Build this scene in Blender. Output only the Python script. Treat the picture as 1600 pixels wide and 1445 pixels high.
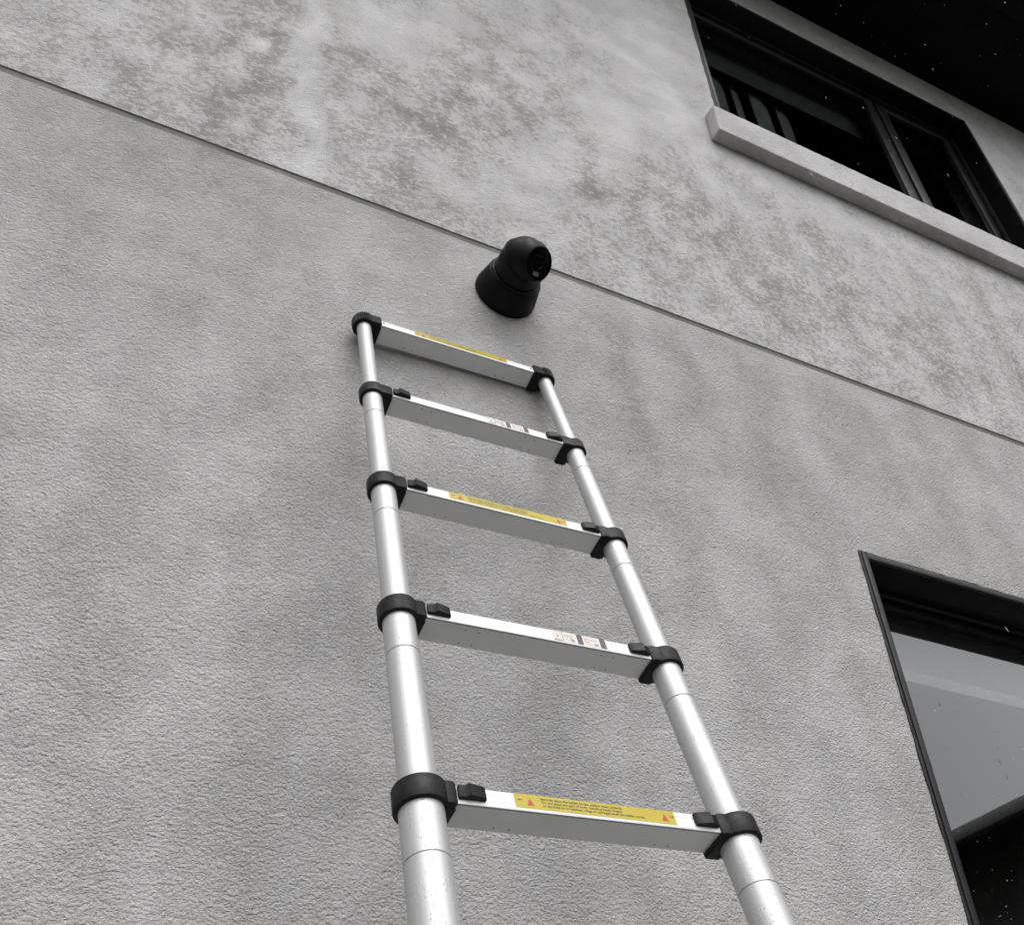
import bpy, bmesh, math, random
from mathutils import Matrix, Vector
random.seed(7)
for o in list(bpy.data.objects): bpy.data.objects.remove(o)
sc = bpy.context.scene
COL = sc.collection
R = math.radians

# ------------------------------------------------------------------ camera, sky, sun, exposure
Z0 = 1.60                                   # eye height above the ground
cd = bpy.data.cameras.new('camera'); cam = bpy.data.objects.new('camera', cd); COL.objects.link(cam)
cam.location = (0, -1.40654, Z0)
cam.rotation_euler = (R(129.4212), R(0.7615), R(-25.0865))
cd.sensor_fit = 'HORIZONTAL'; cd.sensor_width = 36.0
cd.lens = 36.0 * 1455.87 / 1600.0
cd.shift_y = -0.0014
cd.clip_start = 0.02; cd.clip_end = 500
sc.camera = cam

SUN_EL, SUN_AZ = 60.0, 6.0                  # overcast: a wide soft sun behind the camera
w = bpy.data.worlds.new('World'); sc.world = w; w.use_nodes = True
nt = w.node_tree; nt.nodes.clear()
wo = nt.nodes.new('ShaderNodeOutputWorld'); bg = nt.nodes.new('ShaderNodeBackground')
sky = nt.nodes.new('ShaderNodeTexSky'); sky.sky_type = 'NISHITA'; sky.sun_disc = False
sky.sun_elevation = R(SUN_EL); sky.sun_rotation = R(180 + SUN_AZ)
sky.air_density = 1.0; sky.dust_density = 4.0; sky.ozone_density = 1.0
hs = nt.nodes.new('ShaderNodeHueSaturation'); hs.inputs['Saturation'].default_value = 0.06
nt.links.new(sky.outputs[0], hs.inputs['Color']); nt.links.new(hs.outputs[0], bg.inputs[0])
bg.inputs[1].default_value = 0.11
nt.links.new(bg.outputs[0], wo.inputs[0])
sd = bpy.data.lights.new('sun', 'SUN'); sun = bpy.data.objects.new('sun', sd); COL.objects.link(sun)
sd.energy = 1.5; sd.angle = R(86); sd.color = (1.0, 0.985, 0.965)
sun.rotation_euler = (R(90 - SUN_EL), 0, R(-SUN_AZ)); sun.location = (0, -6, 12)
sc.view_settings.view_transform = 'Standard'; sc.view_settings.look = 'None'
sc.view_settings.gamma = 1.0; sc.view_settings.use_curve_mapping = False
sc.view_settings.exposure = 0.58
sc.cycles.denoising_prefilter = 'NONE'
sc.cycles.max_bounces = 5; sc.cycles.diffuse_bounces = 3; sc.cycles.glossy_bounces = 3; sc.cycles.transmission_bounces = 3; sc.cycles.transparent_max_bounces = 8

# ------------------------------------------------------------------ helpers
def obj(name, me, mat=None, parent=None, label=None, cat=None, group=None, kind=None):
    o = bpy.data.objects.new(name, me); COL.objects.link(o)
    if mat and me is not None and not me.materials: me.materials.append(mat)
    if parent: o.parent = parent
    for k, v in (('label', label), ('category', cat), ('group', group), ('kind', kind)):
        if v: o[k] = v
    return o
def empty(name, label, cat, loc=(0, 0, 0), mw=None):
    o = obj(name, None, label=label, cat=cat); o.empty_display_size = 0.1
    if mw is not None: o.matrix_world = mw
    else: o.location = loc
    return o
def mesh(bm, name='mesh', smooth=False, angle=None):
    bmesh.ops.recalc_face_normals(bm, faces=bm.faces[:])
    me = bpy.data.meshes.new(name); bm.to_mesh(me); bm.free()
    if smooth or angle is not None:
        for f in me.polygons: f.use_smooth = True
    if angle is not None:
        try: me.set_sharp_from_angle(angle=R(angle))
        except Exception: pass
    return me
def box(bm, x0, x1, y0, y1, z0, z1, bev=0.0, seg=2):
    r = bmesh.ops.create_cube(bm, size=1.0)
    for v in r['verts']:
        v.co = Vector(((x0 + x1) / 2 + v.co.x * (x1 - x0), (y0 + y1) / 2 + v.co.y * (y1 - y0), (z0 + z1) / 2 + v.co.z * (z1 - z0)))
    if bev:
        es = list({e for v in r['verts'] for e in v.link_edges})
        bmesh.ops.bevel(bm, geom=es, offset=bev, segments=seg, affect='EDGES', profile=0.5, clamp_overlap=True)
def boxme(x0, x1, y0, y1, z0, z1, bev=0.0, seg=2):
    bm = bmesh.new(); box(bm, x0, x1, y0, y1, z0, z1, bev, seg); return mesh(bm, angle=35 if bev else None)
def loft(bm, rings, cap0=True, cap1=True, closed=True):
    vs = [[bm.verts.new(p) for p in ring] for ring in rings]
    n = len(vs[0])
    for a, b in zip(vs, vs[1:]):
        for i in range(n if closed else n - 1):
            j = (i + 1) % n
            bm.faces.new((a[i], a[j], b[j], b[i]))
    if cap0: bm.faces.new(vs[0][::-1])
    if cap1: bm.faces.new(vs[-1])
    return vs
def lathe(bm, prof, n, M=None, cap0=True, cap1=True):
    """prof: list of (radius, height) about local z"""
    M = M or Matrix()
    loft(bm, [[M @ Vector((r * math.cos(2 * math.pi * k / n), r * math.sin(2 * math.pi * k / n), h)) for k in range(n)] for r, h in prof], cap0, cap1)
def prism(bm, pts, a0, a1, axis, bev=0.0):
    """extrude a 2-D outline along an axis: axis 'x' -> pts are (y,z), 'z' -> (x,y)"""
    def P(p, a): return (a, p[0], p[1]) if axis == 'x' else ((p[0], a, p[1]) if axis == 'y' else (p[0], p[1], a))
    loft(bm, [[P(p, a0) for p in pts], [P(p, a1) for p in pts]])
    if bev:
        bmesh.ops.recalc_face_normals(bm, faces=bm.faces[:])
        bmesh.ops.bevel(bm, geom=bm.edges[:], offset=bev, segments=2, affect='EDGES', profile=0.5, clamp_overlap=True)

# ------------------------------------------------------------------ materials
class NT:
    def __init__(s, name):
        s.m = bpy.data.materials.new(name); s.m.use_nodes = True
        s.t = s.m.node_tree; s.t.nodes.clear()
        s.out = s.n('ShaderNodeOutputMaterial'); s.p = s.n('ShaderNodeBsdfPrincipled'); s.l(s.p.outputs[0], s.out.inputs[0])
    def n(s, typ, **kw):
        n = s.t.nodes.new(typ)
        for k, v in kw.items(): setattr(n, k, v)
        return n
    def l(s, a, b): s.t.links.new(a, b)
    def val(s, sock, v):
        if hasattr(v, 'is_output') or hasattr(v, 'links'): s.l(v, sock)
        else: sock.default_value = v
    def math(s, op, a, b=None, c=None, clamp=False):
        n = s.n('ShaderNodeMath', operation=op); n.use_clamp = clamp
        s.val(n.inputs[0], a)
        if b is not None: s.val(n.inputs[1], b)
        if c is not None: s.val(n.inputs[2], c)
        return n.outputs[0]
    def ramp(s, f, a, b, c0=0.0, c1=1.0):
        n = s.n('ShaderNodeMapRange', interpolation_type='SMOOTHSTEP'); s.l(f, n.inputs[0])
        for k, v in zip((1, 2, 3, 4), (a, b, c0, c1)): n.inputs[k].default_value = v
        return n.outputs[0]
    def noise(s, vec, scale, detail=2.0, rough=0.5, dist=0.0):
        n = s.n('ShaderNodeTexNoise'); s.l(vec, n.inputs['Vector'])
        n.inputs['Scale'].default_value = scale; n.inputs['Detail'].default_value = detail
        n.inputs['Roughness'].default_value = rough; n.inputs['Distortion'].default_value = dist
        return n.outputs[0]
    def mapv(s, vec, scale=(1, 1, 1), loc=(0, 0, 0), rot=(0, 0, 0)):
        n = s.n('ShaderNodeMapping'); s.l(vec, n.inputs[0])
        n.inputs['Scale'].default_value = scale; n.inputs['Location'].default_value = loc; n.inputs['Rotation'].default_value = rot
        return n.outputs[0]
    def mix(s, f, a, b, blend='MIX'):
        n = s.n('ShaderNodeMix', data_type='RGBA', blend_type=blend)
        s.val(n.inputs[0], f); s.val(n.inputs[6], a); s.val(n.inputs[7], b); return n.outputs[2]
    def bump(s, h, strength, dist, prev=None):
        n = s.n('ShaderNodeBump'); s.l(h, n.inputs['Height']); n.inputs['Strength'].default_value = strength; n.inputs['Distance'].default_value = dist
        if prev is not None: s.l(prev, n.inputs['Normal'])
        return n.outputs[0]
    def pos(s): return s.n('ShaderNodeTexCoord').outputs['Object']
    def world(s): return s.n('ShaderNodeNewGeometry').outputs['Position']

def plain(name, col, rough=0.5, metal=0.0, var=0.0, vscale=30, bumpd=0.0, bscale=400, coat=0.0, spec=.5):
    t = NT(name); v = t.pos()
    c = (*col, 1)
    if var:
        f = t.noise(v, vscale, 4, 0.6)
        f = t.ramp(f, 0.3, 0.7)
        cc = t.mix(f, tuple(x * (1 - var) for x in col) + (1,), tuple(min(1, x * (1 + var)) for x in col) + (1,))
        t.l(cc, t.p.inputs['Base Color'])
        t.l(t.ramp(t.noise(v, vscale * 1.7, 3), 0.3, 0.7, max(0, rough - .08), min(1, rough + .1)), t.p.inputs['Roughness'])
    else:
        t.p.inputs['Base Color'].default_value = c; t.p.inputs['Roughness'].default_value = rough
    t.p.inputs['Metallic'].default_value = metal; t.p.inputs['Specular IOR Level'].default_value = spec
    if coat: t.p.inputs['Coat Weight'].default_value = coat
    if bumpd:
        t.l(t.bump(t.noise(v, bscale, 3), 0.6, bumpd), t.p.inputs['Normal'])
    return t.m

def stucco(name, stains='wall'):
    t = NT(name); P = t.world()
    # ---- relief: sandy float finish with short wrinkled drags
    warp = t.n('ShaderNodeTexNoise'); t.l(P, warp.inputs['Vector']); warp.inputs['Scale'].default_value = 26; warp.inputs['Detail'].default_value = 1
    wv = t.n('ShaderNodeVectorMath', operation='SCALE'); t.l(warp.outputs['Color'], wv.inputs[0]); wv.inputs['Scale'].default_value = 0.012
    ad = t.n('ShaderNodeVectorMath', operation='ADD'); t.l(P, ad.inputs[0]); t.l(wv.outputs[0], ad.inputs[1]); Q = ad.outputs[0]
    fine = t.noise(t.mapv(Q, (.85, .85, 1.1)), 225, 3, 0.74)
    vo = t.n('ShaderNodeTexVoronoi'); t.l(t.mapv(Q, (.8, .8, 1.1)), vo.inputs['Vector']); vo.inputs['Scale'].default_value = 185
    drag = t.noise(t.mapv(P, (.7, .7, 1.3)), 62, 2, 0.5, 1.6)                 # float drags
    rough_z = t.ramp(t.noise(P, 6, 2), .3, .7, .65, 1.2)
    h = t.math('SUBTRACT', fine, t.math('MULTIPLY', vo.outputs['Distance'], 0.36))
    h = t.math('ADD', t.math('MULTIPLY', h, rough_z), t.math('MULTIPLY', drag, 0.5))
    b2 = t.bump(h, 1.0, 0.0084)
    t.l(b2, t.p.inputs['Normal'])
    # ---- colour
    big = t.noise(t.mapv(P, (2.4, 2.4, .5)), 1.7, 4, 0.6)
    col = t.mix(t.ramp(big, 0.25, 0.75), (0.502, 0.493, 0.498, 1), (0.547, 0.538, 0.545, 1))
    warmf = t.ramp(t.noise(t.mapv(P, (2.2, 2.2, .8)), 2.4, 4, 0.6), 0.45, 0.72)
    col = t.mix(t.math('MULTIPLY', warmf, 0.5), col, (0.475, 0.472, 0.440, 1))
    if stains == 'wall':
        at = t.n('ShaderNodeAttribute'); at.attribute_name = 'soil'; m = at.outputs['Fac']
        at2 = t.n('ShaderNodeAttribute'); at2.attribute_name = 'pale'; pale = at2.outputs['Fac']
    else:
        m = t.ramp(t.noise(P, 9, 4, .6), .3, .75, .05, .3); pale = t.math('ADD', 0.6, 0.0)
    col = t.mix(pale, col, (0.782, 0.768, 0.790, 1))
    fl = t.noise(t.mapv(Q, (.85, .85, 1.15)), 68, 5, 0.74, 0.3)
    thr = t.math('SUBTRACT', 0.60, t.math('MULTIPLY', m, 0.22))
    fleck = t.math('MULTIPLY', t.math('SUBTRACT', fl, thr), 17.0, clamp=True)
    film = t.math('MULTIPLY', m, 0.10, clamp=True)
    if stains == 'wall':
        at3 = t.n('ShaderNodeAttribute'); at3.attribute_name = 'damp'
        film = t.math('ADD', film, t.math('MULTIPLY', at3.outputs['Fac'], 0.42), clamp=True)
    col = t.mix(film, col, (0.350, 0.347, 0.322, 1))
    col = t.mix(t.math('MULTIPLY', fleck, t.math('MULTIPLY_ADD', m, 0.85, 0.12, clamp=True)), col, (0.310, 0.306, 0.297, 1))
    grain = t.ramp(t.noise(P, 330, 2, .6), .25, .75, .84, 1.12)
    gs = t.n('ShaderNodeVectorMath', operation='SCALE'); t.l(col, gs.inputs[0]); t.l(grain, gs.inputs['Scale']); col = gs.outputs[0]
    t.l(col, t.p.inputs['Base Color'])
    t.p.inputs['Roughness'].default_value = 0.92; t.p.inputs['Specular IOR Level'].default_value = 0.2
    return t.m

# soiled (+) and rinsed (-) places of the wall: x, height above eye level, half width, half height, strength
STAIN = [(-0.071,2.364,0.128,0.3,0.85), (-0.099,1.983,0.091,0.124,0.45), (-0.232,2.057,0.119,0.127,0.35), (-0.482,2.189,0.13,0.131,0.3), (-0.447,1.875,0.092,0.088,0.25), (0.035,2.115,0.057,0.108,0.4),
 (-0.07,2.69,0.073,0.142,0.5), (0.175,2.614,0.073,0.141,0.55), (0.266,2.575,0.058,0.076,0.5), (0.37,2.477,0.098,0.118,0.55), (0.303,2.346,0.094,0.159,0.45), (0.487,2.526,0.124,0.141,0.5),
 (0.61,2.669,0.099,0.133,0.5), (0.551,2.4,0.122,0.117,0.4), (0.269,2.11,0.105,0.112,0.4), (0.408,2.139,0.11,0.116,0.35), (0.502,2.08,0.092,0.07,0.4), (0.632,3.091,0.145,0.232,0.5),
 (0.678,2.915,0.094,0.172,0.5), (0.894,3.457,0.11,0.162,0.4), (0.741,2.614,0.089,0.152,0.35), (0.951,3.084,0.077,0.29,0.25), (0.889,2.871,0.098,0.128,0.3), (0.98,2.49,0.139,0.11,0.5),
 (1.124,2.543,0.121,0.154,0.5), (1.227,2.79,0.131,0.129,0.35), (0.992,2.365,0.113,0.104,0.4), (1.353,2.61,0.156,0.142,0.45), (1.467,2.535,0.131,0.159,0.4), (1.21,2.297,0.141,0.103,0.35),
 (1.556,2.351,0.181,0.148,0.4), (1.725,2.216,0.21,0.142,0.4), (1.804,2.837,0.181,0.139,0.25), (1.998,2.506,0.177,0.167,0.3), (2.211,2.374,0.242,0.203,0.35), (2.403,2.266,0.184,0.157,0.3),
 (1.555,3.003,0.117,0.145,0.3), (1.68,2.92,0.149,0.094,0.2), (1.009,1.776,0.043,0.091,0.42), (1.012,1.626,0.052,0.12,0.48), (1.023,1.48,0.047,0.111,0.36), (1.073,1.377,0.046,0.105,0.26),
 (1.212,1.863,0.042,0.112,0.34), (1.216,1.638,0.056,0.151,0.36), (1.218,1.425,0.045,0.134,0.25), (1.433,1.792,0.066,0.169,0.22), (1.451,1.588,0.075,0.178,0.28), (1.461,1.381,0.071,0.135,0.2),
 (1.688,1.815,0.084,0.177,0.16), (1.857,1.681,0.095,0.198,0.15), (0.905,1.79,0.076,0.077,0.2), (0.68,1.435,0.098,0.081,0.12), (-0.068,1.822,0.102,0.056,0.22), (-0.198,1.84,0.084,0.044,0.2),
 (-0.28,1.837,0.082,0.055,0.2), (0.077,1.834,0.076,0.058,0.2), (-0.289,1.621,0.089,0.117,0.14), (-0.057,1.556,0.108,0.117,0.14), (0.196,1.396,0.069,0.189,0.12), (0.038,0.826,0.128,0.147,0.08),
 (0.165,1.241,0.039,0.134,0.14), (-0.203,1.132,0.088,0.115,0.08), (0.039,2.789,0.017,0.23,-1.1), (0.075,2.48,0.016,0.199,-1.1), (0.11,2.243,0.019,0.147,-0.9), (0.115,2.097,0.026,0.081,-0.6),
 (-0.07,2.518,0.023,0.032,-1.4), (-0.061,2.131,0.017,0.024,-1.3), (0.209,2.776,0.06,0.052,-0.5), (0.31,2.782,0.083,0.076,-0.5), (0.257,2.942,0.128,0.081,-0.4), (0.468,3.129,0.07,0.09,-0.3),
 (0.476,2.272,0.058,0.055,-0.4), (0.564,2.205,0.077,0.075,-0.35), (0.779,2.432,0.086,0.087,-0.4), (0.874,2.596,0.115,0.094,-0.4), (1.091,2.935,0.13,0.181,-0.5), (1.287,3.487,0.121,0.352,-0.5),
 (1.303,3.871,0.129,0.264,-0.4), (1.358,3.167,0.116,0.205,-0.5), (1.711,3.062,0.185,0.069,-0.4), (2.038,2.932,0.26,0.098,-0.35), (1.46,2.785,0.082,0.087,-0.3), (0.088,2.079,0.049,0.066,-0.4),
 (0.751,2.225,0.082,0.062,-0.25)]

def aluminium(name, base=0.78, rough=0.38, streak='z', wet=0.0, metal=.3):
    t = NT(name); P = t.pos()
    sc3 = (60, 60, 0.8) if streak == 'z' else (0.8, 60, 60)
    g = t.noise(t.mapv(P, sc3), 6.0, 4, 0.6)
    cl = t.noise(P, 9, 4, 0.6)
    c = t.mix(t.ramp(g, 0.3, 0.7), (base * .93, base * .935, base * .95, 1), (base, base * 1.0, base * 1.01, 1))
    c = t.mix(t.math('MULTIPLY', t.ramp(cl, 0.5, 0.75), 0.25), c, (base * .8, base * .8, base * .8, 1))
    vo = t.n('ShaderNodeTexVoronoi'); t.l(t.mapv(P, (1, 1, .6)), vo.inputs['Vector']); vo.inputs['Scale'].default_value = 380; vo.inputs['Randomness'].default_value = 1
    sel = t.ramp(t.n('ShaderNodeSeparateXYZ').outputs[0], 0, 1) if False else None
    cs = t.n('ShaderNodeSeparateColor'); t.l(vo.outputs['Color'], cs.inputs[0])
    pick = t.math('GREATER_THAN', cs.outputs[0], 0.80)
    drop = t.math('MULTIPLY', t.ramp(vo.outputs['Distance'], 0.18, 0.34, 1.0, 0.0), pick)
    rub = t.ramp(t.noise(t.mapv(P, (3, 3, 260) if streak == 'z' else (260, 3, 3)), 1.0, 3, .6), .5, .72)
    c = t.mix(t.math('MULTIPLY', rub, t.math('MULTIPLY', t.ramp(cl, .4, .65), .22)), c, (base * .6, base * .6, base * .6, 1))
    if wet:
        c = t.mix(t.math('MULTIPLY', drop, wet), c, (base * .42, base * .42, base * .43, 1))
    t.l(c, t.p.inputs['Base Color'])
    t.p.inputs['Metallic'].default_value = metal
    t.l(t.ramp(g, 0.25, 0.75, rough - .05, rough + .07), t.p.inputs['Roughness'])
    nb = t.bump(g, 0.12, 0.0004)
    if wet: nb = t.bump(drop, 0.5, 0.0008, nb)
    t.l(nb, t.p.inputs['Normal'])
    return t.m

def glass_front(name, tint=0.86, boost=1.6):
    t = NT(name); t.t.nodes.remove(t.p)
    fr = t.n('ShaderNodeFresnel'); fr.inputs[0].default_value = 1.52
    f = t.math('MULTIPLY', fr.outputs[0], boost, clamp=True)
    tr = t.n('ShaderNodeBsdfTransparent'); tr.inputs[0].default_value = (tint, tint * 1.01, tint, 1)
    gl = t.n('ShaderNodeBsdfGlossy'); gl.inputs['Roughness'].default_value = 0.012; gl.inputs[0].default_value = (.95, .97, .98, 1)
    wav = t.bump(t.noise(t.world(), 2.2, 2), 0.05, 0.004); t.l(wav, gl.inputs['Normal'])
    mx = t.n('ShaderNodeMixShader'); t.l(f, mx.inputs[0]); t.l(tr.outputs[0], mx.inputs[1]); t.l(gl.outputs[0], mx.inputs[2])
    t.l(mx.outputs[0], t.out.inputs[0]); return t.m
def glass_clear(name):
    t = NT(name); t.t.nodes.remove(t.p)
    tr = t.n('ShaderNodeBsdfTransparent'); tr.inputs[0].default_value = (.93, .95, .94, 1); t.l(tr.outputs[0], t.out.inputs[0]); return t.m

M_WALL = stucco('grey_stucco')
M_SILL = stucco('grey_stucco_sill', stains='sill')
M_FRAME = plain('black_painted_aluminium', (.0025, .0025, .003), .42, 0, .25, 14, .0002, 300, spec=.22)
M_TRIM = plain('charcoal_painted_trim', (.011, .011, .0125), .42, 0, .25, 20, .0003, 200, spec=.4)
M_SEAL = plain('black_sealant', (.010, .010, .011), .55)
M_GLASS = glass_front('window_glass', .86, 4.2)
M_GLASSU = glass_front('window_glass_upper', .80, 1.3)
M_GLASSB = glass_clear('window_glass_body')
M_SOFFIT = plain('black_soffit_metal', (.0018, .0018, .0022), .6, 0, .3, 6, .0002, 120, spec=.12)
M_ROOM = plain('room_paint', (.22, .22, .215), .9, 0, .1, 2)
M_CURT = plain('curtain_cloth', (.17, .185, .18), .9, 0, .12, 12, .0004, 600)
M_PELM = plain('pelmet_cloth', (.075, .088, .082), .9, 0, .12, 12)
M_BLIND = plain('added_rail_paint', (.80, .80, .80), .6, 0, .1, 9)
M_TUBE = aluminium('anodised_tube', .55, .46, 'z', .28, .55)
M_RUNG = aluminium('brushed_rung', .76, .38, 'x', 0.0, .18)
M_PLAST = plain('black_ladder_plastic', (.005, .005, .0054), .5, 0, .3, 40, .00035, 900, spec=.3)
M_RUB = plain('black_rubber', (.005, .005, .005), .65, 0, .2, 40, .0005, 500, spec=.3)
M_YEL = plain('yellow_sticker', (.445, .345, .016), .42, 0, .07, 60)
M_WHT = plain('white_sticker', (.62, .59, .56), .45, 0, .08, 60)
M_INK = plain('black_ink', (.02, .02, .018), .5)
M_RED = plain('red_ink', (.46, .06, .035), .5)
M_GREY = plain('dark_grey_ink', (.075, .075, .078), .5)
M_MID = plain('pale_grey_ink', (.30, .29, .285), .5)
M_CAM = plain('black_camera_housing', (.0018, .0018, .0022), .5, 0, .2, 30, .0002, 700, spec=.17)
M_CAMG = plain('camera_face_glass', (.0015, .0015, .0015), .25, spec=.12)
M_LED = plain('camera_light_window', (.16, .16, .165), .3)
M_LENS = plain('camera_lens', (.002, .002, .003), .06, spec=.4)
M_SNOW = plain('snow', (.60, .61, .62), .6)
M_MARK = plain('punch_mark_metal', (.16, .16, .16), .5, .6)

# ------------------------------------------------------------------ ground
def ground_mat():
    t = NT('wet_gravel_ground'); P = t.world()
    n = t.noise(P, 6, 6, 0.65)
    vo = t.n('ShaderNodeTexVoronoi'); t.l(P, vo.inputs['Vector']); vo.inputs['Scale'].default_value = 45
    c = t.mix(t.ramp(n, 0.3, 0.7), (.055, .056, .045, 1), (.090, .092, .078, 1))
    t.l(c, t.p.inputs['Base Color']); t.p.inputs['Roughness'].default_value = .9
    t.l(t.bump(vo.outputs['Distance'], .8, .01), t.p.inputs['Normal']); return t.m
bm = bmesh.new()
vs = [bm.verts.new(p) for p in ((-150, -150, 0), (150, -150, 0), (150, 150, 0), (-150, 150, 0))]; bm.faces.new(vs)
obj('ground', mesh(bm), ground_mat(), kind='structure', label='grey gravel ground around the house')

# ------------------------------------------------------------------ the stucco house
XL, XR, ZT = -6.0, 6.2, Z0 + 4.87
UW = (1.593, 3.421, Z0 + 3.27, Z0 + 4.576)       # upper window opening
LW = (1.649, 3.35, Z0 - 0.65, Z0 + 1.314)        # lower window opening
G0, G1, GD = Z0 + 1.978, Z0 + 2.001, 0.020       # reveal joint
house = empty('stucco_house', 'grey stucco house wall with black framed windows and black eaves', 'house', (0, 0, 0))
def wall_mesh():
    V, F = [], []; TH = 0.26
    xs = sorted({XL, -1.0, 4.4, XR, UW[0], UW[1], LW[0], LW[1]}); zs = sorted({0.0, 1.3, ZT + .25, G0, G1, UW[2], UW[3], LW[2], LW[3]})
    nx, nz = len(xs) - 1, len(zs) - 1
    def cell(i, j):
        if i < 0 or j < 0 or i >= nx or j >= nz: return TH
        x = (xs[i] + xs[i + 1]) / 2; z = (zs[j] + zs[j + 1]) / 2
        for a in (UW, LW):
            if a[0] < x < a[1] and a[2] < z < a[3]: return TH
        return GD if G0 < z < G1 else 0.0
    def q(*p):
        k = len(V); V.extend(p); F.append((k, k + 1, k + 2, k + 3))
    for i in range(nx):
        for j in range(nz):
            y = cell(i, j); x0, x1, z0, z1 = xs[i], xs[i + 1], zs[j], zs[j + 1]
            if y < TH:
                vis = x0 >= -1.001 and x1 <= 4.41 and z0 >= 1.29
                st = .02 if vis else .6
                a, b = max(1, int((x1 - x0) / st)), max(1, int((z1 - z0) / st)); k = len(V)
                for jj in range(b + 1):
                    for ii in range(a + 1): V.append((x0 + (x1 - x0) * ii / a, y, z0 + (z1 - z0) * jj / b))
                for jj in range(b):
                    for ii in range(a):
                        c = k + jj * (a + 1) + ii; F.append((c, c + 1, c + a + 2, c + a + 1))
                q((x0, TH, z0), (x0, TH, z1), (x1, TH, z1), (x1, TH, z0))
            y2 = cell(i + 1, j)
            if abs(y2 - y) > 1e-6: q((x1, y, z0), (x1, y2, z0), (x1, y2, z1), (x1, y, z1))
            y2 = cell(i, j + 1)
            if abs(y2 - y) > 1e-6: q((x0, y, z1), (x1, y, z1), (x1, y2, z1), (x0, y2, z1))
            if i == 0 and y < TH: q((x0, y, z0), (x0, TH, z0), (x0, TH, z1), (x0, y, z1))
    me = bpy.data.meshes.new('wall'); me.from_pydata(V, [], F); me.update()
    # weathering: streaks and patches of dirt, and rinsed places
    from mathutils import noise as N
    soil, pale, damp = [], [], []
    for x, y, z in V:
        if not (-1.1 < x < 4.5 and z > 1.2): soil.append(.15); pale.append(0.0); damp.append(0.0); continue
        h = z - Z0; m = 0.0; c = 0.0; wet = 0.0
        wx = x + .05 * N.noise((x * 5, 3, h * 5)) + .02 * N.noise((x * 17, 9, h * 17)); wz = h + .07 * N.noise((x * 5, 7, h * 4)) + .03 * N.noise((x * 15, 1, h * 15))
        for bx, bz, rx, rz, s_ in STAIN:
            d = ((wx - bx) / rx) ** 2 + ((wz - bz) / rz) ** 2
            if d < 7:
                e = math.exp(-d) * abs(s_)
                if s_ > 0: m += e
                else: c += e
        pn = N.fractal((x * 3.4, 0, h * 1.5), .8, 2.1, 5); vn = N.fractal((x * 9, 5, h * 1.1), .9, 2.0, 4); hn = N.fractal((x * 14, 11, h * 10), .8, 2.0, 3)
        if h > 1.99:
            m = m * (.24 + .3 * hn) + .47 + .12 * pn + .12 * vn + .20 * hn
            top = min(1, max(0, (h - 2.6) / 1.2)); m -= .18 * top
        else:
            wet = max(0.0, min(1.0, m * 1.5 + .06 + .20 * vn * (1 if x > .75 else .35))); m = m * (.55 + .3 * hn) + .17 + .06 * pn + .10 * vn + .10 * hn
        m -= c
        damp.append(wet); soil.append(max(0.0, min(1.0, m)))
        p = .0
        if h > 1.99: p = max(0.0, min(.75, .50 + .35 * (.42 - m) + .10 * pn))
        else: p = max(0.0, min(.4, .10 + .5 * (.06 - m)))
        pale.append(max(p, min(.9, c * .95)))
    for nm, arr in (('soil', soil), ('pale', pale), ('damp', damp)):
        at = me.attributes.new(nm, 'FLOAT', 'POINT'); at.data.foreach_set('value', arr)
    return me
obj('wall', wall_mesh(), M_WALL, house)
obj('reveal_joint', boxme(XL, XR, .003, .019, G0 + .0003, G1 - .0003), plain('grey_joint_bead', (.105, .106, .096), .75, 0, .12, 7, .0004, 60), house)

# side and rear walls, roof
bm = bmesh.new()
box(bm, XL, XL + .25, .26, 8, 0, ZT + .2); box(bm, XR - .25, XR, .26, 8, 0, ZT + .2); box(bm, XL, XR, 8, 8.25, 0, ZT + .2)
obj('rear_wall', mesh(bm), M_SILL, house)
OV = 0.66
bm = bmesh.new()
prism(bm, [(-OV, ZT + .16), (-OV, ZT + .26), (4.1, ZT + 2.2), (8.9, ZT + .26), (8.9, ZT + .16)], XL - OV, XR + OV, 'x')
obj('roof', mesh(bm), plain('dark_roof_shingle', (.03, .03, .032), .9, 0, .3, 8), house)
# soffit: planks laid square to the wall, with a deeper board along the eave
soff = obj('soffit', boxme(XL - OV, XR + OV, -.46, -.002, ZT + .03, ZT + .15), M_SOFFIT, house)
pw = 0.30; k = 0
pme = boxme(0.002, pw - 0.002, -.458, -.001, 0.0, 0.0285, .003, 2)
x = XL - OV
while x < XR + OV - .1:
    o = obj('plank', pme, M_SOFFIT, soff); o.location = (x, 0, ZT + random.uniform(0, .0012)); x += pw
obj('fascia', boxme(XL - OV, XR + OV, -OV, -.462, ZT - .022, ZT + .155, .004), M_SOFFIT, house)

# rooms behind the glass
def room(x0, x1, z0, z1, d=3.2):
    bm = bmesh.new(); y0 = .262
    P = [(x0, y0, z0), (x1, y0, z0), (x1, y0, z1), (x0, y0, z1)]; Q = [(a, d, c) for a, b, c in P]
    V = [bm.verts.new(p) for p in P]; U = [bm.verts.new(p) for p in Q]
    for i in range(4): bm.faces.new((V[i], V[(i + 1) % 4], U[(i + 1) % 4], U[i]))
    bm.faces.new(U); return mesh(bm)
obj('room_wall', room(.6, 4.6, Z0 + 2.45, Z0 + 4.86), M_ROOM, house)
obj('room_wall', room(.6, 4.6, .15, Z0 + 2.35), M_ROOM, house)

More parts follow.
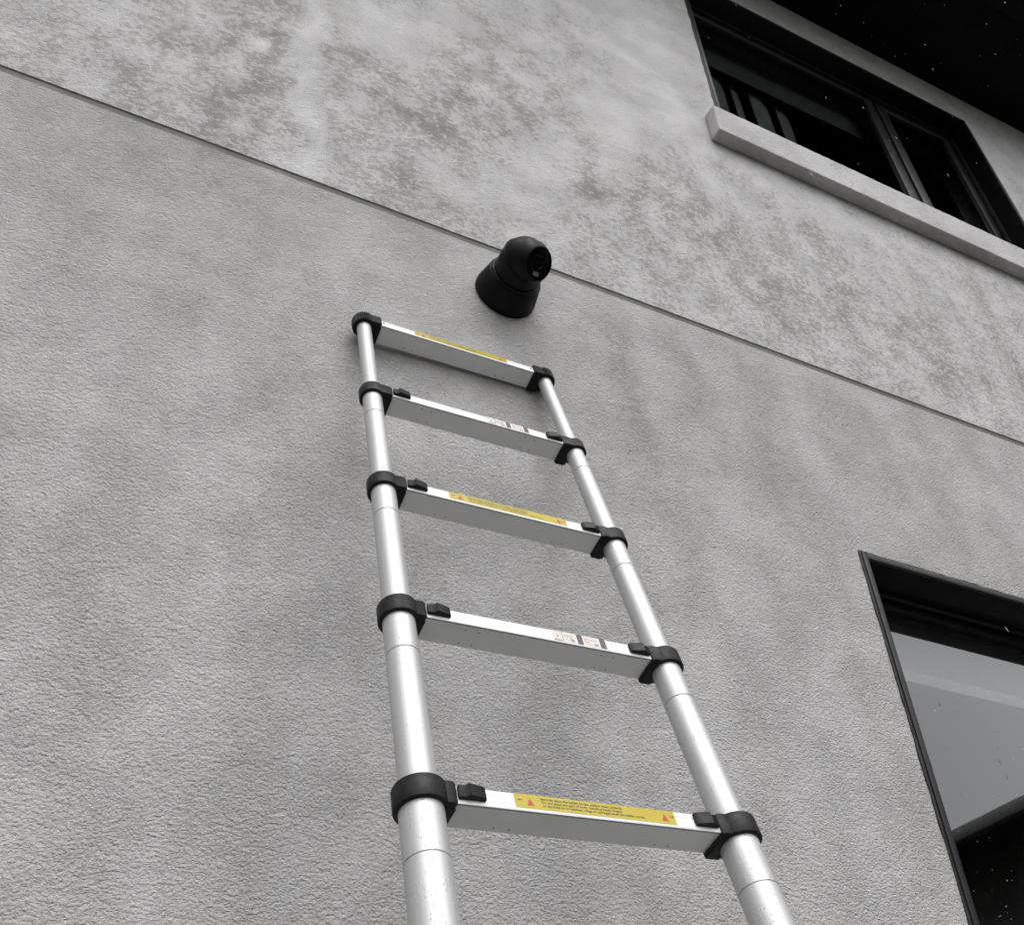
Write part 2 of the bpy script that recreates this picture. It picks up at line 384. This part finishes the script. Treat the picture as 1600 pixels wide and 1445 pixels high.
def ring_box(bm, a, t, y0, y1, bev=.002):
    """rectangular frame: outer rectangle a=(x0,x1,z0,z1), bar width t"""
    x0, x1, z0, z1 = a
    box(bm, x0, x0 + t, y0, y1, z0, z1, bev); box(bm, x1 - t, x1, y0, y1, z0, z1, bev)
    box(bm, x0 + t - .0005, x1 - t + .0005, y0 + .0003, y1 - .0003, z1 - t, z1, bev); box(bm, x0 + t - .0005, x1 - t + .0005, y0 + .0003, y1 - .0003, z0, z0 + t, bev)
def shrink(a, t): return (a[0] + t, a[1] - t, a[2] + t, a[3] - t)
def pane_mesh(a, y):
    bm = bmesh.new(); box(bm, a[0], a[1], y, y + .006, a[2], a[3])
    me = mesh(bm); return me
def add_pane(a, y, par, front):
    me = pane_mesh(a, y); me.materials.append(M_GLASSB); me.materials.append(front)
    for f in me.polygons:
        if f.normal.y < -.9: f.material_index = 1
    return obj('pane', me, None, par)
def window(a, depth, trim, sash_w, splits, label, front, proud=.004):
    bm = bmesh.new(); ring_box(bm, a, trim, -proud, depth)                  # deep box frame
    fr = mesh(bm, angle=35)
    root = obj('window', fr, M_FRAME, house, label=label)
    # slim charcoal face trim round the opening
    bm = bmesh.new(); ring_box(bm, (a[0] + .004, a[1] - .004, a[2] + .004, a[3] - .004), trim - .008, -proud - .003, -proud + .001, .001)
    obj('trim', mesh(bm, angle=35), M_TRIM, root)
    inn = shrink(a, trim)
    bm = bmesh.new(); ring_box(bm, (inn[0] - .001, inn[1] + .001, inn[2] - .001, inn[3] + .001), .012, depth - .018, depth - .002, .002)
    obj('stop_bead', mesh(bm, angle=35), M_TRIM, root)
    edges = [inn[0]] + splits + [inn[1]]
    for i in range(0, len(edges) - 1):
        s = (edges[i] + (.013 if i else 0), edges[i + 1] - (.013 if i < len(edges) - 2 else 0), inn[2], inn[3])
        yy = depth - .001 + .002 * i
        bm = bmesh.new(); ring_box(bm, s, sash_w, yy, yy + .045, .003)
        obj('sash', mesh(bm, angle=35), M_TRIM if splits else M_FRAME, root)
        g = shrink(s, sash_w)
        bm = bmesh.new(); ring_box(bm, (g[0] - .001, g[1] + .001, g[2] - .001, g[3] + .001), .010, yy + .018, yy + .030, .002)
        obj('glazing_bead', mesh(bm, angle=35), M_FRAME, root)
        add_pane((g[0], g[1], g[2], g[3]), yy + .010, root, front)
    for s in splits:
        obj('mullion', boxme(s - .0125, s + .0125, depth + .012, depth + .05, inn[2], inn[3]), M_FRAME, root)
    return root
uw = window(UW, .10, .022, .062, [2.862], 'wide black sliding window under the eaves', M_GLASSU)
lw = window(LW, .118, .024, .036, [], 'tall black fixed window at lower right', M_GLASS)
# projecting stucco ledge under the upper window
bm = bmesh.new(); box(bm, 1.521, 3.50, -.054, -.0005, Z0 + 3.107, Z0 + 3.2745, .004, 3)
bmesh.ops.subdivide_edges(bm, edges=[e for e in bm.edges if e.calc_length() > .5], cuts=110, use_grid_fill=True)
bmesh.ops.subdivide_edges(bm, edges=[e for e in bm.edges if .1 < e.calc_length() < .5], cuts=8, use_grid_fill=True)
from mathutils import noise as NZ_
for v in bm.verts:
    if v.co.y < -.002: v.co += Vector((NZ_.noise(v.co * 55), NZ_.noise(v.co * 48 + Vector((7, 0, 0))), NZ_.noise(v.co * 60 + Vector((0, 9, 0))))) * .0011
obj('sill', mesh(bm, angle=40), M_SILL, uw)
# ragged sealant bead round the lower frame
def bead(pts, rad, name, mat, par):
    bm = bmesh.new(); rings = []
    d = (Vector(pts[-1]) - Vector(pts[0])).normalized(); n1 = Vector((0, 1, 0)); n2 = d.cross(n1)
    L = (Vector(pts[-1]) - Vector(pts[0])).length; N = int(L / .008)
    for i in range(N + 1):
        c = Vector(pts[0]).lerp(Vector(pts[-1]), i / N)
        from mathutils import noise as N_; q_ = N_.fractal((c.x * 14 + 3, c.z * 14, rad * 900), 1, 2, 3); r = rad * (1 + .9 * max(-.5, q_)); c += n2 * (.0012 * N_.noise((c.z * 40, c.x * 40, 2)))
        rings.append([c + n1 * (r * math.cos(t) * .8) + n2 * (r * math.sin(t)) for t in [2 * math.pi * k / 7 for k in range(7)]])
    loft(bm, rings); obj(name, mesh(bm, smooth=True), mat, par)
bead([(LW[0] - .001, -.002, LW[2]), (LW[0] - .001, -.002, LW[3])], .0036, 'sealant_bead', M_SEAL, lw)
bead([(LW[0], -.001, LW[3] + .001), (LW[1], -.001, LW[3] + .001)], .0022, 'sealant_bead', M_SEAL, lw)
bead([(UW[0] - .001, -.001, UW[2]), (UW[0] - .001, -.001, UW[3])], .0040, 'sealant_bead', M_SEAL, uw)
# frost and drops on the lower pane
bm = bmesh.new()
for i in range(520):
    x = random.uniform(LW[0] + .09, LW[1] - .09); z = LW[2] + .09 + (random.random() ** 1.3) * 1.35; r = random.uniform(.0006, .0017)
    y = .117 + .0094
    c = Vector((x, y, z)); V = [bm.verts.new(c + Vector(d) * r) for d in ((1, 0, 0), (0, 0, 1), (-1, 0, 0), (0, 0, -1), (0, -.8, 0))]
    for a_ in range(4): bm.faces.new((V[a_], V[(a_ + 1) % 4], V[4]))
obj('water_drops', mesh(bm, smooth=True), plain('melting_drop', (.35, .34, .31), .3), lw, kind='stuff', label='tiny snow drops stuck to the lower pane')

# curtain and pelmet in the upper room, blind added in the lower room to brighten its glass
def curtain_mesh(x0, x1, y, z0, z1, n, amp):
    bm = bmesh.new(); N = 90; rows = 10; vs = []
    for j in range(rows + 1):
        v = j / rows; row = []
        for i in range(N + 1):
            u_ = i / N; ph = u_ * n * 2 * math.pi + .5 * math.sin(u_ * 9)
            a_ = amp * (1.0 - .35 * v) * (1 + .3 * math.sin(u_ * 17))
            row.append(bm.verts.new((x0 + (x1 - x0) * u_ + .012 * math.sin(ph * 2 + 1), y + a_ * math.sin(ph), z0 + (z1 - z0) * v)))
        vs.append(row)
    for j in range(rows):
        for i in range(N): bm.faces.new((vs[j][i], vs[j][i + 1], vs[j + 1][i + 1], vs[j + 1][i]))
    me = mesh(bm, smooth=True); return me
def vane_mesh(x0, x1, y, z0, z1, bow, tw):
    bm = bmesh.new(); rows, N = 8, 10; vs = []
    for j in range(rows + 1):
        v = j / rows
        vs.append([bm.verts.new((x0 + (x1 - x0) * (i / N) + .006 * math.sin(v * 3 + x0 * 9), y - bow * math.sin(math.pi * i / N) + tw * (i / N - .5) + .008 * (1 - v) * math.sin(x0 * 31), z0 + (z1 - z0) * v)) for i in range(N + 1)])
    for j in range(rows):
        for i in range(N): bm.faces.new((vs[j][i], vs[j][i + 1], vs[j + 1][i + 1], vs[j + 1][i]))
    return mesh(bm, smooth=True)
cu = empty('curtain', 'dim grey curtain in straight folds behind the left sash of the upper window', 'curtain', (0, 0, 0))
for x0, x1, y, bow, tw in ((1.62, 1.81, .262, .014, .02), (1.83, 1.99, .262, .014, .025), (2.015, 2.095, .275, .008, .03), (2.125, 2.27, .268, .014, .03), (2.30, 2.42, .275, .012, .035)):
    f_ = obj('curtain_fold', vane_mesh(x0, x1, y, Z0 + 2.6, Z0 + 4.46, bow, tw), M_CURT, cu)
    md = f_.modifiers.new('thickness', 'SOLIDIFY'); md.thickness = .002
pel = obj('curtain_pelmet', boxme(1.64, 2.85, .208, .218, Z0 + 4.30, Z0 + 4.545, .003), M_PELM,
          label='dim horizontal pelmet band across the top of the upper window glass', cat='pelmet')
bl = obj('added_blind', boxme(1.66, 3.34, .215, .25, Z0 + 1.140, Z0 + 1.36, .004), plain('added_blind_cloth', (.52, .52, .53), .9, 0, .06, 5),
         label='grey roller blind added behind the lower window glass to give its pale bands', cat='blind')
obj('added_rail', boxme(1.66, 3.34, .205, .255, Z0 + 1.104, Z0 + 1.1395, .004), M_BLIND, bl)  # added pale rail, stands in for the lighter strip in the glass

# ------------------------------------------------------------------ neighbouring house, seen mirrored in the lower pane
nb = empty('neighbouring_house', 'dark clad house mirrored in the lower window', 'house', (7.95, -4.5, 0))
nb.rotation_euler = (0, 0, R(7.9))
M_CLAD = plain('dark_cladding', (.020, .018, .016), .7, 0, .3, 3)
NZ = Z0 + 2.84
obj('wall', boxme(.55, 6.5, -7, 4.0, 0, NZ + .1), M_CLAD, nb)
bm = bmesh.new(); prism(bm, [(.0, NZ + .02), (.0, NZ + .14), (3.5, NZ + .85), (7, NZ + .14), (7, NZ + .02)], -7.5, 4.4, 'y')
obj('roof', mesh(bm), plain('black_roof', (.012, .012, .013), .9), nb)
obj('gutter', boxme(-.10, -.002, -7.5, 4.4, NZ - .0, NZ + .12, .02), plain('grey_gutter', (.10, .10, .10), .5), nb)
for i, yy in enumerate((-4.5, -1.0, 1.8)):
    wd = obj('window', boxme(.53, .549, yy, yy + 1.0, 2.2, 3.5), M_FRAME, nb)
    obj('pane', boxme(.52, .5295, yy + .07, yy + .93, 2.27, 3.43), plain('dim_pane', (.02, .02, .022), .1), wd)

# ------------------------------------------------------------------ telescopic ladder
u = Vector((0.0415425, -0.30934367, -0.95004248)).normalized()
r_ = Vector((0.99913569, 0.01423808, 0.03905313)); r_ = (r_ - u * u.dot(r_)).normalized()
zl = -u; yl = zl.cross(r_)
Pt = Vector((0.30962325, -0.03809289, 1.50353295 + Z0))
Ml = Matrix(((r_.x, yl.x, zl.x, Pt.x), (r_.y, yl.y, zl.y, Pt.y), (r_.z, yl.z, zl.z, Pt.z), (0, 0, 0, 1)))
# origin of the thing at its foot
LEN = 3.235
lad = empty('telescopic_ladder', 'silver telescopic ladder with black collars leaning on the stucco wall', 'ladder', mw=Ml @ Matrix.Translation((0, 0, -LEN)))
SH = Vector((0, 0, LEN))
def lob(name, me, mat, parent=None, label=None, loc=(0, 0, 0), kind=None):
    o = obj(name, me, mat, parent or lad, label=label, kind=kind)
    o.location = Vector(loc) + (SH if parent is None else Vector((0, 0, 0)))
    return o
W = 0.4400; SP = 0.30; NR = 11
RAD = [.0155, .0186, .0206, .0230, .0264, .0284, .0304, .0324, .0344, .0364, .0384]
# rail tubes
for i in range(NR):
    top = -SP * i + (.010 if i else .012); bot = -SP * (i + 1) + .004 if i < NR - 1 else -LEN + .045
    r = RAD[i]; s = -SP * i - .068
    prof = [(r - .002, top), (r, top - .001)]
    if i: prof += [(r, s + .0014), (r - .0012, s + .0009), (r - .0012, s - .0007), (r + .0002, s - .0012)]
    prof += [(r, bot + .001), (r - .002, bot)]
    for x in (0, W):
        bm = bmesh.new(); lathe(bm, prof, 48)
        lob('rail_tube', mesh(bm, angle=40), M_TUBE, loc=(x, 0, 0))
for x in (0, W):
    bm = bmesh.new(); lathe(bm, [(.030, -LEN), (.042, -LEN + .003), (.044, -LEN + .05), (.036, -LEN + .055)], 32)
    lob('rubber_foot', mesh(bm, angle=40), M_RUB, loc=(x, 0, 0))
# collars
def collar_outline(ro, ex, yf, yb, ribs=0):
    pts = []; a0 = math.asin(min(.98, yf / ro)); a1 = math.asin(min(.98, yb / ro)); N = 44 if ribs else 64
    # go round from the arm's back corner counter-clockwise to its front corner (arm points to +x)
    st, en = a1, 2 * math.pi - a0
    for k in range(N + 1):
        a = st + (en - st) * k / N; rr = ro
        if ribs: rr = ro + (.0010 if k % 2 else -.0010)
        pts.append((rr * math.cos(a), rr * math.sin(a)))
    pts += [(ex - .004, -yf * 1.0), (ex, -yf + .0025), (ex, yb - .0025), (ex - .003, yb)]
    if ribs:
        front = []
        for k in range(5): front.append((pts[N][0] + (ex - pts[N][0]) * (k + .5) / 5.5, -yf + (.0006 if k % 2 else -.0006)))
        pts = pts[:N + 1] + front + pts[N + 2:]
    return pts
def collar(i, mirror):
    cap = i == 0
    r = RAD[i]; ro = r + (.0085 if cap else .0062)
    ro = max(ro, .0245); ex = max(.0345, ro + .0045)
    yf = min(.0222, ro * .93); yb = min(.0275, ro * .95)
    z0, z1 = -SP * i - .0035, -SP * i + (.030 if cap else .0268)
    pts = collar_outline(ro, ex, yf, yb, ribs=cap)
    def inset(p, d): 
        v = Vector(p); L = v.length; return tuple(v * ((L - d) / L))
    bm = bmesh.new()
    rings = [[(*inset(p, .0025), z0) for p in pts], [(*inset(p, .0006), z0 + .0008) for p in pts], [(*p, z0 + .0025) for p in pts], [(*p, z1 - .0028) for p in pts], [(*inset(p, .001), z1 - .0008) for p in pts], [(*inset(p, .003), z1) for p in pts]]
    loft(bm, rings)
    # end bracket that grips the rung from below
    box(bm, .010, ex + .0008, -.012, .0290, z0 - .0012, z1 - .004, .0015, 2)
    prism_pts = [(-.012, z0 - .001), (.030, z0 - .001), (.0288, z0 - .0030), (.010, z0 - .0022)]
    b2 = bmesh.new(); prism(b2, prism_pts, .016, ex - .001, 'x'); me2 = bpy.data.meshes.new('t'); b2.to_mesh(me2); b2.free(); bm.from_mesh(me2); bpy.data.meshes.remove(me2)
    # raised back ridge line and parting line on the ring
    if mirror:
        for v in bm.verts: v.co.x = -v.co.x
    return mesh(bm, angle=38), ex
EX = []
for i in range(NR):
    for m in (0, 1):
        me, ex = collar(i, m)
        lob('end_cap' if i == 0 else 'collar', me, M_PLAST if i else M_RUB, loc=(W if m else 0, 0, 0))
    EX.append(ex)
# rungs
YF, YB, RH = -.0172, .0272, .0242
def rung_mesh(x0, x1):
    f = YF
    pts = [(f, .0012), (f + .0004, .0004), (f + .0014, .0004), (f + .0016, .0026), (f + .0034, .0026), (f + .0036, .0000), (YB - .001, 0), (YB, .001), (YB, RH - .003), (YB - .003, RH),
           (f + .003, RH), (f + .0008, RH - .0008), (f, RH - .0022), (f, .0172), (f + .0003, .0168), (f + .0003, .0088), (f, .0084)]
    bm = bmesh.new(); prism(bm, pts, x0, x1, 'x'); return mesh(bm, angle=30)
def latch_mesh(m, ex):
    a = ex + .0022
    pts = [(a, YF + .002), (a, YF - .0050), (a + .0025, YF - .0058), (a + .003, YF - .0050), (a + .0055, YF - .0060), (a + .006, YF - .0052), (a + .0085, YF - .0064), (a + .0125, YF - .0102), (a + .031, YF - .0066), (a + .0345, YF - .0040), (a + .0345, YF + .002)]
    if m: pts = [(W - p[0], p[1]) for p in pts]
    bm = bmesh.new(); prism(bm, pts, .0058, .0222, 'z')
    bmesh.ops.recalc_face_normals(bm, faces=bm.faces[:])
    bmesh.ops.bevel(bm, geom=[e for e in bm.edges if e.calc_face_angle(0) > .9], offset=.0011, segments=2, affect='EDGES', clamp_overlap=True)
    return mesh(bm, angle=35)
def text_mesh(s, size, width=None):
    cu_ = bpy.data.curves.new('t', 'FONT'); cu_.body = s; cu_.size = size; cu_.resolution_u = 2; cu_.offset = size * .022
    o = bpy.data.objects.new('t', cu_); COL.objects.link(o)
    dg = bpy.context.evaluated_depsgraph_get(); me = bpy.data.meshes.new_from_object(o.evaluated_get(dg))
    bpy.data.objects.remove(o)
    xs = [v.co.x for v in me.vertices]; k = width / (max(xs) - min(xs)) if width else 1
    x0 = min(xs)
    for v in me.vertices: v.co = Vector(((v.co.x - x0) * k, 0, v.co.y))
    return me
def flat(pts, y, th=.00015):
    bm = bmesh.new(); prism(bm, [(p[0], p[1]) for p in pts], y, y - th, 'y'); return mesh(bm)
LINES = [("Securely place the ladder on the surface when climbing", .147, .1125, .0172),
         ("Do not place any part of body, including hands, fingers", .148, .1115, .0127),
         ("or the toes on or between rungs or carriages when the ladder moves.", .1485, .1425, .0082)]
TXT = [text_mesh(s, .0048, wd) for s, x0, wd, z in LINES]
def arrow(x, z, d):
    return [(x, z - .0004), (x - d * .004, z - .0004), (x - d * .004, z - .0014), (x - d * .0068, z), (x - d * .004, z + .0014), (x - d * .004, z + .0004), (x, z + .0004)]
TIN = [text_mesh('!', .0042)]
DIGIT = text_mesh('3', .0075); 
for i in range(NR):
    ex = EX[i]; z = -SP * i
    ru = lob('rung', rung_mesh(ex - .012, W - ex + .012), M_RUNG, loc=(0, 0, z))
    if i:
        for m in (0, 1): lob('latch', latch_mesh(m, ex), M_PLAST, ru)
    if i % 2 == 0:                                     # yellow warning sticker
        y0 = YF - .00002
        lob('warning_sticker', flat([(.112, .0040), (.3372, .0040), (.3372, .0232), (.112, .0232)], y0, .00018), M_YEL, ru)
        y1 = y0 - .00024
        for me, (s, x0, wd, zt) in zip(TXT, LINES): lob('warning_text', me, M_INK, ru, loc=(x0, y1, zt))
        for xc, d in ((.1325, 1), (.3215, -1)):
            lob('warning_triangle', flat([(xc - .0050, .0080), (xc + .0050, .0080), (xc, .0182)], y1, .0001), M_RED, ru)
            lob('exclamation_mark', TIN[0], M_INK, ru, loc=(xc - .0005, y1 - .0002, .0092))
            lob('arrow', flat(arrow(.1225 if d > 0 else .3290, .0150 if d > 0 else .0150, d), y1, .0001), M_INK, ru)
    else:                                              # pictogram sticker
        y0 = YF - .00002; y1 = y0 - .0002
        lob('pictogram_sticker', flat([(.2365, .0025), (.331, .0025), (.331, .0230), (.2365, .0230)], y0, .00018), M_WHT, ru)
        lob('pictogram_numeral', DIGIT, M_RED, ru, loc=(.2425, y1 - .0001, .0105))
        for a, b, c, d, mt in ((.2372, .0028, .2500, .0060, M_MID), (.2518, .0030, .2532, .0226, M_MID), (.2545, .0165, .2720, .0172, M_GREY), (.2545, .0130, .2700, .0136, M_GREY), (.2655, .0050, .2725, .0110, M_MID),
                               (.2570, .0075, .2640, .0081, M_GREY), (.2772, .0030, .2868, .0228, M_GREY), (.3005, .0155, .3130, .0161, M_GREY), (.2900, .0060, .3030, .0066, M_MID), (.3060, .0050, .3135, .0100, M_MID), (.3170, .0030, .3268, .0228, M_GREY)):
            lob('pictogram_block', flat([(a, b), (c, b), (c, d), (a, d)], y1, .0001), mt, ru)
        bm = bmesh.new(); n = 24; cx, cz = .2942, .0140
        o1 = [bm.verts.new((cx + .0040 * math.cos(2 * math.pi * k / n), y1 - .0001, cz + .0040 * math.sin(2 * math.pi * k / n))) for k in range(n)]
        o2 = [bm.verts.new((cx + .0030 * math.cos(2 * math.pi * k / n), y1 - .0001, cz + .0030 * math.sin(2 * math.pi * k / n))) for k in range(n)]
        for k in range(n): bm.faces.new((o1[k], o1[(k + 1) % n], o2[(k + 1) % n], o2[k]))
        lob('pictogram_circle', mesh(bm), M_RED, ru)
    # pairs of crimp marks on the underside
    for xc in (.098, .118, W - .118, W - .098):
        bm = bmesh.new(); lathe(bm, [(.0013, .0003), (.0013, -.0002)], 10); me = mesh(bm)
        lob('crimp_mark', me, M_MARK, ru, loc=(xc, .0195, 0))
        if i % 2: lob('crimp_mark', me, M_MARK, ru, loc=(xc, -.006, 0))
    if i == 0:
        for xc in (ex + .006, W - ex - .006):
            bm = bmesh.new(); lathe(bm, [(.0022, 0), (.0022, .0006), (.0014, .0009)], 12, Matrix.Translation((0, YF, 0)) @ Matrix.Rotation(R(90), 4, 'X'))
            lob('rivet', mesh(bm), M_MARK, ru, loc=(xc, 0, .0135))

# ------------------------------------------------------------------ turret security camera on the wall
ccx, ccz = 0.664, Z0 + 1.822
sec = empty('security_camera', 'black turret security camera mounted on the wall above the ladder', 'camera', (ccx, 0, ccz))
MY = Matrix.Rotation(R(90), 4, 'X')       # local z -> -y (out of the wall)
bm = bmesh.new(); lathe(bm, [(.0800, .0), (.0815, .002), (.0815, .014), (.0800, .018), (.0705, .064), (.0690, .0665), (.0640, .0675)], 72, MY)
obj('mounting_base', mesh(bm, angle=30), M_CAM, sec)
bm = bmesh.new(); lathe(bm, [(.0665, .066), (.0665, .0715), (.0655, .0740), (.0630, .0750), (.0590, .0750)], 72, MY)
obj('locking_ring', mesh(bm, angle=30), M_CAM, sec)
bm = bmesh.new()
def cup_ring(r, h, k):
    out = []
    for i in range(72):
        a = 2 * math.pi * i / 72; x_, z_ = math.cos(a), math.sin(a)
        t_ = -(x_ * .592 - z_ * .806)                    # 1 on the side away from the lens
        out.append(Vector((r * x_, -(h + k * (.016 * t_ - .004)), r * z_)))
    return out
loft(bm, [cup_ring(.0605, .072, 0), cup_ring(.0612, .090, .3), cup_ring(.0608, .122, 1), cup_ring(.0600, .1245, 1), cup_ring(.0580, .1250, 1), cup_ring(.0560, .1225, 1)])
# ball housing
bs = bmesh.new(); bmesh.ops.create_uvsphere(bs, u_segments=56, v_segments=32, radius=.0585)
FN = Vector((.4250, -.6060, -.6740)).normalized()
HC = Vector((0, -.118, .0))
rotF = FN.to_track_quat('Z', 'Y').to_matrix().to_4x4()
obj('swivel_neck', mesh(bm, angle=30), M_CAM, sec)
bm = bmesh.new()
prof = []
for k in range(0, 15):
    a = R(-90 + k * 8.5); prof.append((max(.0008, .0595 * math.cos(a)), .0595 * math.sin(a)))
prof = prof[:-3]
zlast = prof[-1][1]; rl = prof[-1][0]
prof += [(.0570, zlast + .004), (.0520, .036), (.0455, .047), (.0425, .0520), (.0410, .0530), (.0400, .0525), (.0395, .0495), (.0300, .0490)]
lathe(bm, prof, 72, Matrix.Translation(HC) @ rotF)
obj('head', mesh(bm, angle=32), M_CAM, sec)
hd = sec.children[-1]
def facepart(name, me, mat): return obj(name, me, mat, hd)
F = Matrix.Translation(HC) @ rotF
bm = bmesh.new(); lathe(bm, [(.0392, .0488), (.0392, .0505), (.0385, .0508)], 56, F); facepart('face_glass', mesh(bm, angle=30), M_CAMG)
bm = bmesh.new(); lathe(bm, [(.0150, .0506), (.0150, .0520), (.0125, .0522), (.0120, .0512), (.0040, .0518)], 40, F); facepart('lens', mesh(bm, angle=30), M_LENS)
# vent slot and cable knockout on the base
bm = bmesh.new()
for a in (205, 212, 219):
    aa = R(a); c = Vector((math.cos(aa) * .0655, -.0715, math.sin(aa) * .0655))
    Mx = Matrix.Translation(c) @ Matrix.Rotation(-aa, 4, 'Y')
    r = bmesh.ops.create_cube(bm, size=1.0, matrix=Mx @ Matrix.Diagonal((.003, .008, .004, 1)))
obj('set_screw', mesh(bm), M_TRIM, sec)
bm = bmesh.new(); aa = R(200)
lathe(bm, [(.0085, 0), (.0085, .0014), (.0065, .0016)], 20, Matrix.Translation((math.cos(aa) * .0762, -.033, math.sin(aa) * .0762)) @ Vector((math.cos(aa), -.26, math.sin(aa))).to_track_quat('Z', 'Y').to_matrix().to_4x4())
obj('cable_plug', mesh(bm, angle=30), M_CAM, sec)
# illuminator window on the face, below the lens
UPV = Vector((-.085, -.647, .754)); upF = (UPV - FN * FN.dot(UPV)).normalized(); rtF = upF.cross(FN)
ffc = HC + FN * .0511
bm = bmesh.new()
V = [bm.verts.new(ffc + rtF * a + upF * b + FN * d) for d in (0, .0012) for a, b in ((-.0095, -.0300), (.0085, -.0300), (.0095, -.0205), (-.0095, -.0205))]
for f in ((0, 1, 2, 3), (4, 5, 6, 7), (0, 1, 5, 4), (1, 2, 6, 5), (2, 3, 7, 6), (3, 0, 4, 7)): bm.faces.new([V[k] for k in f])
facepart('light_window', mesh(bm), M_LED)
# raised rectangular bezel round the lens
bm = bmesh.new()
for a0, a1, b0, b1 in ((-.0175, .0175, .0165, .0178), (-.0175, .0175, -.0178, -.0165), (-.0175, -.0165, -.0165, .0165), (.0165, .0175, -.0165, .0165)):
    V = [bm.verts.new(ffc + rtF * a + upF * b + FN * d) for d in (-.0004, .0008) for a, b in ((a0, b0), (a1, b0), (a1, b1), (a0, b1))]
    for f in ((0, 1, 2, 3), (4, 5, 6, 7), (0, 1, 5, 4), (1, 2, 6, 5), (2, 3, 7, 6), (3, 0, 4, 7)): bm.faces.new([V[k] for k in f])
facepart('lens_bezel', mesh(bm), M_TRIM)

# ------------------------------------------------------------------ falling snow
bm = bmesh.new(); rs = random.Random(11)
cl = cam.location
n = 0
fall = Vector((.45, .12, -.85)).normalized()
while n < 2600:
    c = Vector((rs.uniform(-1.2, 6.0), rs.uniform(-2.6, -.06), rs.uniform(1.7, 6.4)))
    if (c - cl).length < 1.1: continue
    w_ = rs.choice((.0006, .0008, .0010, .0014)); L = w_ * rs.choice((1.2, 1.6, 2.5, 4.5, 8.0))
    d = (fall + Vector((rs.uniform(-.25, .25), rs.uniform(-.25, .25), rs.uniform(-.2, .2)))).normalized()
    a = d.orthogonal().normalized(); b = d.cross(a)
    V = [bm.verts.new(c + v) for v in (d * L, -d * L, a * w_, -a * w_, b * w_, -b * w_)]
    for i0, i1, i2 in ((0, 2, 4), (0, 4, 3), (0, 3, 5), (0, 5, 2), (1, 4, 2), (1, 3, 4), (1, 5, 3), (1, 2, 5)): bm.faces.new((V[i0], V[i1], V[i2]))
    n += 1
obj('falling_snow', mesh(bm), M_SNOW, kind='stuff', label='fine white snowflakes drifting down in front of the house')
